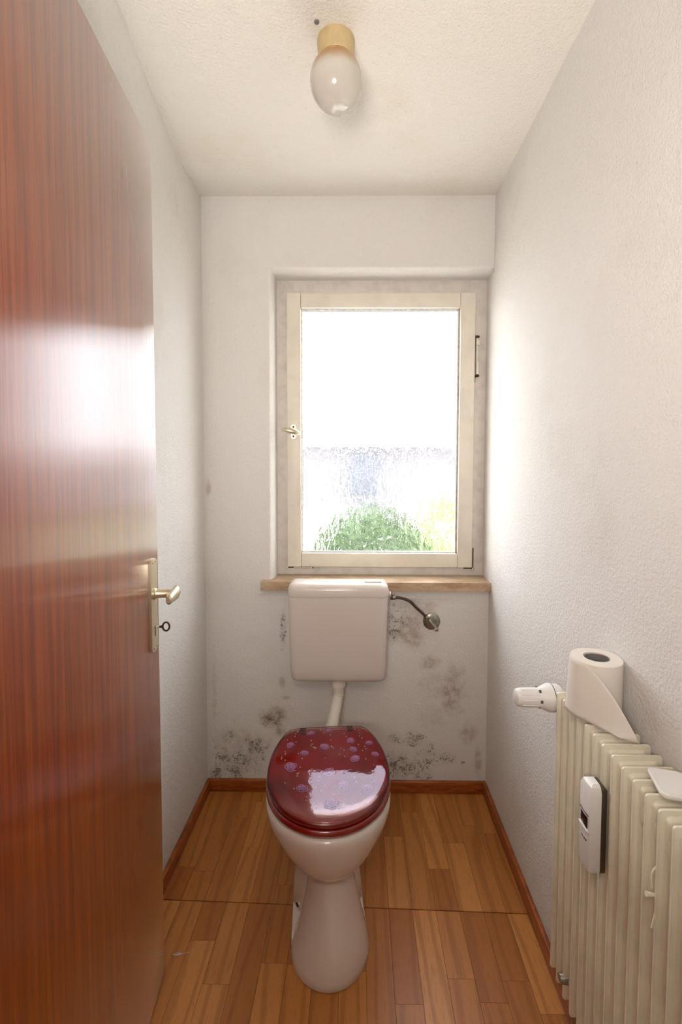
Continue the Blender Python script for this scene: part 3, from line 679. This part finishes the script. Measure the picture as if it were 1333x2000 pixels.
# lower lockshield valve
lv = empty('return_valve', (0, Y0+.03-.72, .046), 0, rad)
bm = bmesh.new(); tube(bm, [(0, -.03, 0), (0, .012, 0)], .011, 16); tube(bm, [(0, .008, 0), (.02, .008, 0), (.034, .008, -.008), (.034, .008, -.24)], .0078, 14); obj('valve_body', bm, M['chrome'], lv)
bm = bmesh.new(); tube(bm, [(-.03, -.085, -.006), (-.046, -.085, -.006)], [.010, .008], 12); obj('drain_plug', bm, M['chrome'], lv)
# wire clip sticking out between the sections
bm = bmesh.new(); tube(bm, catmull([(-.034, -.1165, .510), (-.044, -.1175, .498), (-.046, -.121, .480)], 4), .0013, 8); obj('wire_clip', bm, M['rad'], rad)
bm = bmesh.new(); tube(bm, [(-.036, -.113, .462), (-.048, -.113, .464)], [.0025, .0035], 10); obj('clip_stud', bm, M['rad'], rad)
bm = bmesh.new(); tube(bm, [(-.036, -.117, .446), (-.046, -.123, .425)], .0012, 8); obj('wire_clip', bm, M['rad'], rad)

# heat cost meter clipped to the front of the ribs
mt = tag(empty('heat_meter', (XF-.001, .735, .592)), 'slim white heat meter with a small dark display clipped to the radiator front', 'meter')
bm = bmesh.new(); R_ = []
for z, k in ((0, .006), (.002, .002), (.006, 0), (.136, 0), (.145, .003), (.148, .008)):
    R_.append([(-.016-.012+k+.004*0, -.0165+k, z), (-.016-.0135+k*1.0, 0, z), (-.016-.012+k, .0165-k, z), (-.014, .017-k, z), (-.010, .017-k, z), (-.010, -.017+k, z), (-.014, -.017+k, z)])
loft(bm, R_); obj('case', bm, M['white'], mt, ang=30)
BB('back_plate', (-.0100, -.0165, .003), (-.0005, .0165, .143), M['alu'], mt, .001)
BB('display', (-.0300, -.011, .074), (-.0285, .010, .092), M['dark'], mt, .0004)
BB('ridge', (-.0315, -.014, .068), (-.0285, .014, .072), M['white'], mt, .0008); BB('ridge', (-.0305, -.010, .052), (-.0287, .006, .0535), M['alu'], mt, .0003); BB('ridge', (-.0305, -.014, .0965), (-.0287, .014, .0975), M['alu'], mt, .0003)

# toilet paper roll standing on the radiator
RP = .044; px_, py_ = XR-RP-.0015, .842
tp = tag(empty('toilet_roll', (px_, py_, ZT)), 'toilet paper roll standing upright on the radiator with its loose end trailing', 'toilet roll')
hR = .105
bm = bmesh.new(); n = 48
prof = [(.0225, 0), (RP-.001, 0), (RP, .001), (RP, hR-.001), (RP-.001, hR), (.0225, hR)]
R_ = [[bm.verts.new((r*math.cos(2*PI*k/n), r*math.sin(2*PI*k/n)*1.0, z)) for k in range(n)] for r, z in prof]
for a in range(len(R_)):
    b = (a+1) % len(R_)
    for i in range(n): j = (i+1) % n; bm.faces.new((R_[a][i], R_[a][j], R_[b][j], R_[b][i]))
obj('roll', bm, M['paper'], tp)
bm = bmesh.new(); R_ = [[bm.verts.new((r*math.cos(2*PI*k/n), r*.8*math.sin(2*PI*k/n), z)) for k in range(n)] for r, z in [(.0225, .001), (.0225, hR-.001), (.021, hR-.001), (.021, .001)]]
for a in range(4):
    b = (a+1) % 4
    for i in range(n): j = (i+1) % n; bm.faces.new((R_[a][i], R_[a][j], R_[b][j], R_[b][i]))
obj('cardboard_core', bm, M['card'], tp)
# loose sheet: unwinds from the room side, falls over the ribs towards the camera
bm = bmesh.new(); rows = []
def sheet(u, v):   # u along the strip, v across (0 top edge, 1 bottom edge)
    if u < .45:
        a = math.radians(150+u/.45*75); r = RP+.0012; x_, y_ = r*math.cos(a), r*math.sin(a); z_ = hR*(1-v)*1.0
        z_ += 0; return Vector((x_*(1+.16*v), y_*(1+.10*v), max(.003, z_-.0)))
    t = (u-.45)/.55; a = math.radians(225); r = RP+.0012; p0 = Vector((r*math.cos(a)*(1+.16*v), r*math.sin(a)*(1+.10*v), max(.003, hR*(1-v))))
    end = Vector((.020-.024*v, -.104+.016*v, .004))
    p = p0.lerp(end, t); p.z += .010*math.sin(t*PI)*(1-v); return p
for i in range(25):
    rows.append([bm.verts.new(sheet(i/24, j/12)) for j in range(13)])
for i in range(24):
    for j in range(12): bm.faces.new((rows[i][j], rows[i+1][j], rows[i+1][j+1], rows[i][j+1]))
sh = obj('loose_sheet', bm, M['paper'], tp, ang=70)
md = sh.modifiers.new('thick', 'SOLIDIFY'); md.thickness = .0006
# white glazed tray lying on the ribs at the right edge
bm = bmesh.new()
loft(bm, [rrect(0, 0, .050-2*k, .062-2*k, .009, z) for z, k in ((0, .004), (.002, .001), (.005, 0), (.0075, .0006), (.0082, .002), (.0075, .0045), (.007, .008))])
tr_ = tag(obj('tray', bm, M['tray'], loc=(.455, .6405, ZT+.0002)), 'small flat white glazed tray lying on top of the radiator', 'tray'); tr_.rotation_euler = (0, 0, math.radians(-15))
# feather on the floor
ft = tag(empty('feather', (-.452, 1.108, .0005), .2), 'tiny white feather on the laminate floor near the door', 'feather')
bm = bmesh.new(); tube(bm, [(-.010, 0, .0012), (.022, 0, .001)], [.0005, .0004], 6); obj('quill', bm, M['feather'], ft)
bm = bmesh.new()
for k in range(40):
    a = random.uniform(-1.2, 1.2)+PI; l_ = random.uniform(.004, .010); x_ = random.uniform(-.012, .004); z_ = random.uniform(.0008, .004)
    p, q = Vector((x_, 0, .0012)), Vector((x_+l_*math.cos(a), l_*math.sin(a), z_)); d_ = Vector((0, .0002, .0002))
    f = bm.faces.new([bm.verts.new(v_) for v_ in (p-d_, p+d_, q+d_, q-d_)])
dn = obj('down', bm, M['feather'], ft, smooth=False); dn['kind'] = 'stuff'

# ------------------------------------------------------------------ outside, seen through the rippled glass
BB('ground', (-25, YW, -.9), (25, 60, -.8), M['ground'], None, 0)['kind'] = 'structure'
def bush(name, c, r, mat, label, n, seed):
    rr = random.Random(seed); e = tag(empty(name, (c[0], c[1], -.8)), label, 'bush', None)
    bm = bmesh.new(); h = c[2]+.8
    for k in range(n):
        t, p = rr.uniform(0, 2*PI), math.acos(rr.uniform(-.75, 1)); q = rr.uniform(.72, 1.08)
        P = Vector((r[0]*q*math.sin(p)*math.cos(t), r[1]*q*math.sin(p)*math.sin(t), h+r[2]*q*math.cos(p)))
        a = Vector((rr.gauss(0, 1), rr.gauss(0, 1), rr.gauss(0, 1))).normalized(); b = a.cross(Vector((rr.gauss(0, 1), rr.gauss(0, 1), rr.gauss(0, 1)))).normalized(); s = rr.uniform(.05, .09)
        bm.faces.new([bm.verts.new(P+a*s), bm.verts.new(P+b*s*.5), bm.verts.new(P-a*s), bm.verts.new(P-b*s*.5)])
    f = obj('foliage', bm, mat, e, smooth=False, recalc=False); f['kind'] = 'stuff'
    bm = bmesh.new()
    for k in range(5): tube(bm, catmull([(0, 0, 0), (.08*math.cos(k*1.3), .08*math.sin(k*1.3), h*.5), (.4*r[0]*math.cos(k*1.3), .4*r[1]*math.sin(k*1.3), h)], 4), [.03-.002*i for i in range(9)], 8)
    obj('stem', bm, M['hose'], e)
bush('bush', (.18, 6.2, -.10), (.78, .6, .76), M['leaf'], 'dark green rounded bush outside, behind the lower middle of the window', 2600, 1)
bush('bush', (1.95, 8.3, .0), (.95, .7, .72), M['leaf2'], 'pale yellow-green bush outside, behind the lower right of the window', 1500, 2)
bush('bush', (-1.45, 6.9, -.50), (.5, .45, .35), M['leaf2'], 'small low bush outside, behind the lower left of the window', 700, 3)
hs_ = tag(empty('house', (1.5, 22, -.8)), 'pale house with grey shuttered window seen blurred through the rippled glass', 'house')
BB('wall', (-9, 0, 0), (9, 6, 2.8), M['house'], hs_, 0)
bm = bmesh.new(); loft(bm, [[(-9.4, -.5, 2.8), (9.4, -.5, 2.8), (9.4, 6.5, 2.8), (-9.4, 6.5, 2.8)], [(-9.4, 2.9, 3.9), (9.4, 2.9, 3.9), (9.4, 3.1, 3.9), (-9.4, 3.1, 3.9)]]); obj('roof', bm, M['roof'], hs_, smooth=False)
BB('shutter', (-1.9, -.06, .5), (-.6, .01, 2.6), M['shutter'], hs_, .02); BB('shutter', (4.6, -.06, .9), (5.5, .01, 2.2), M['shutter'], hs_, .02)
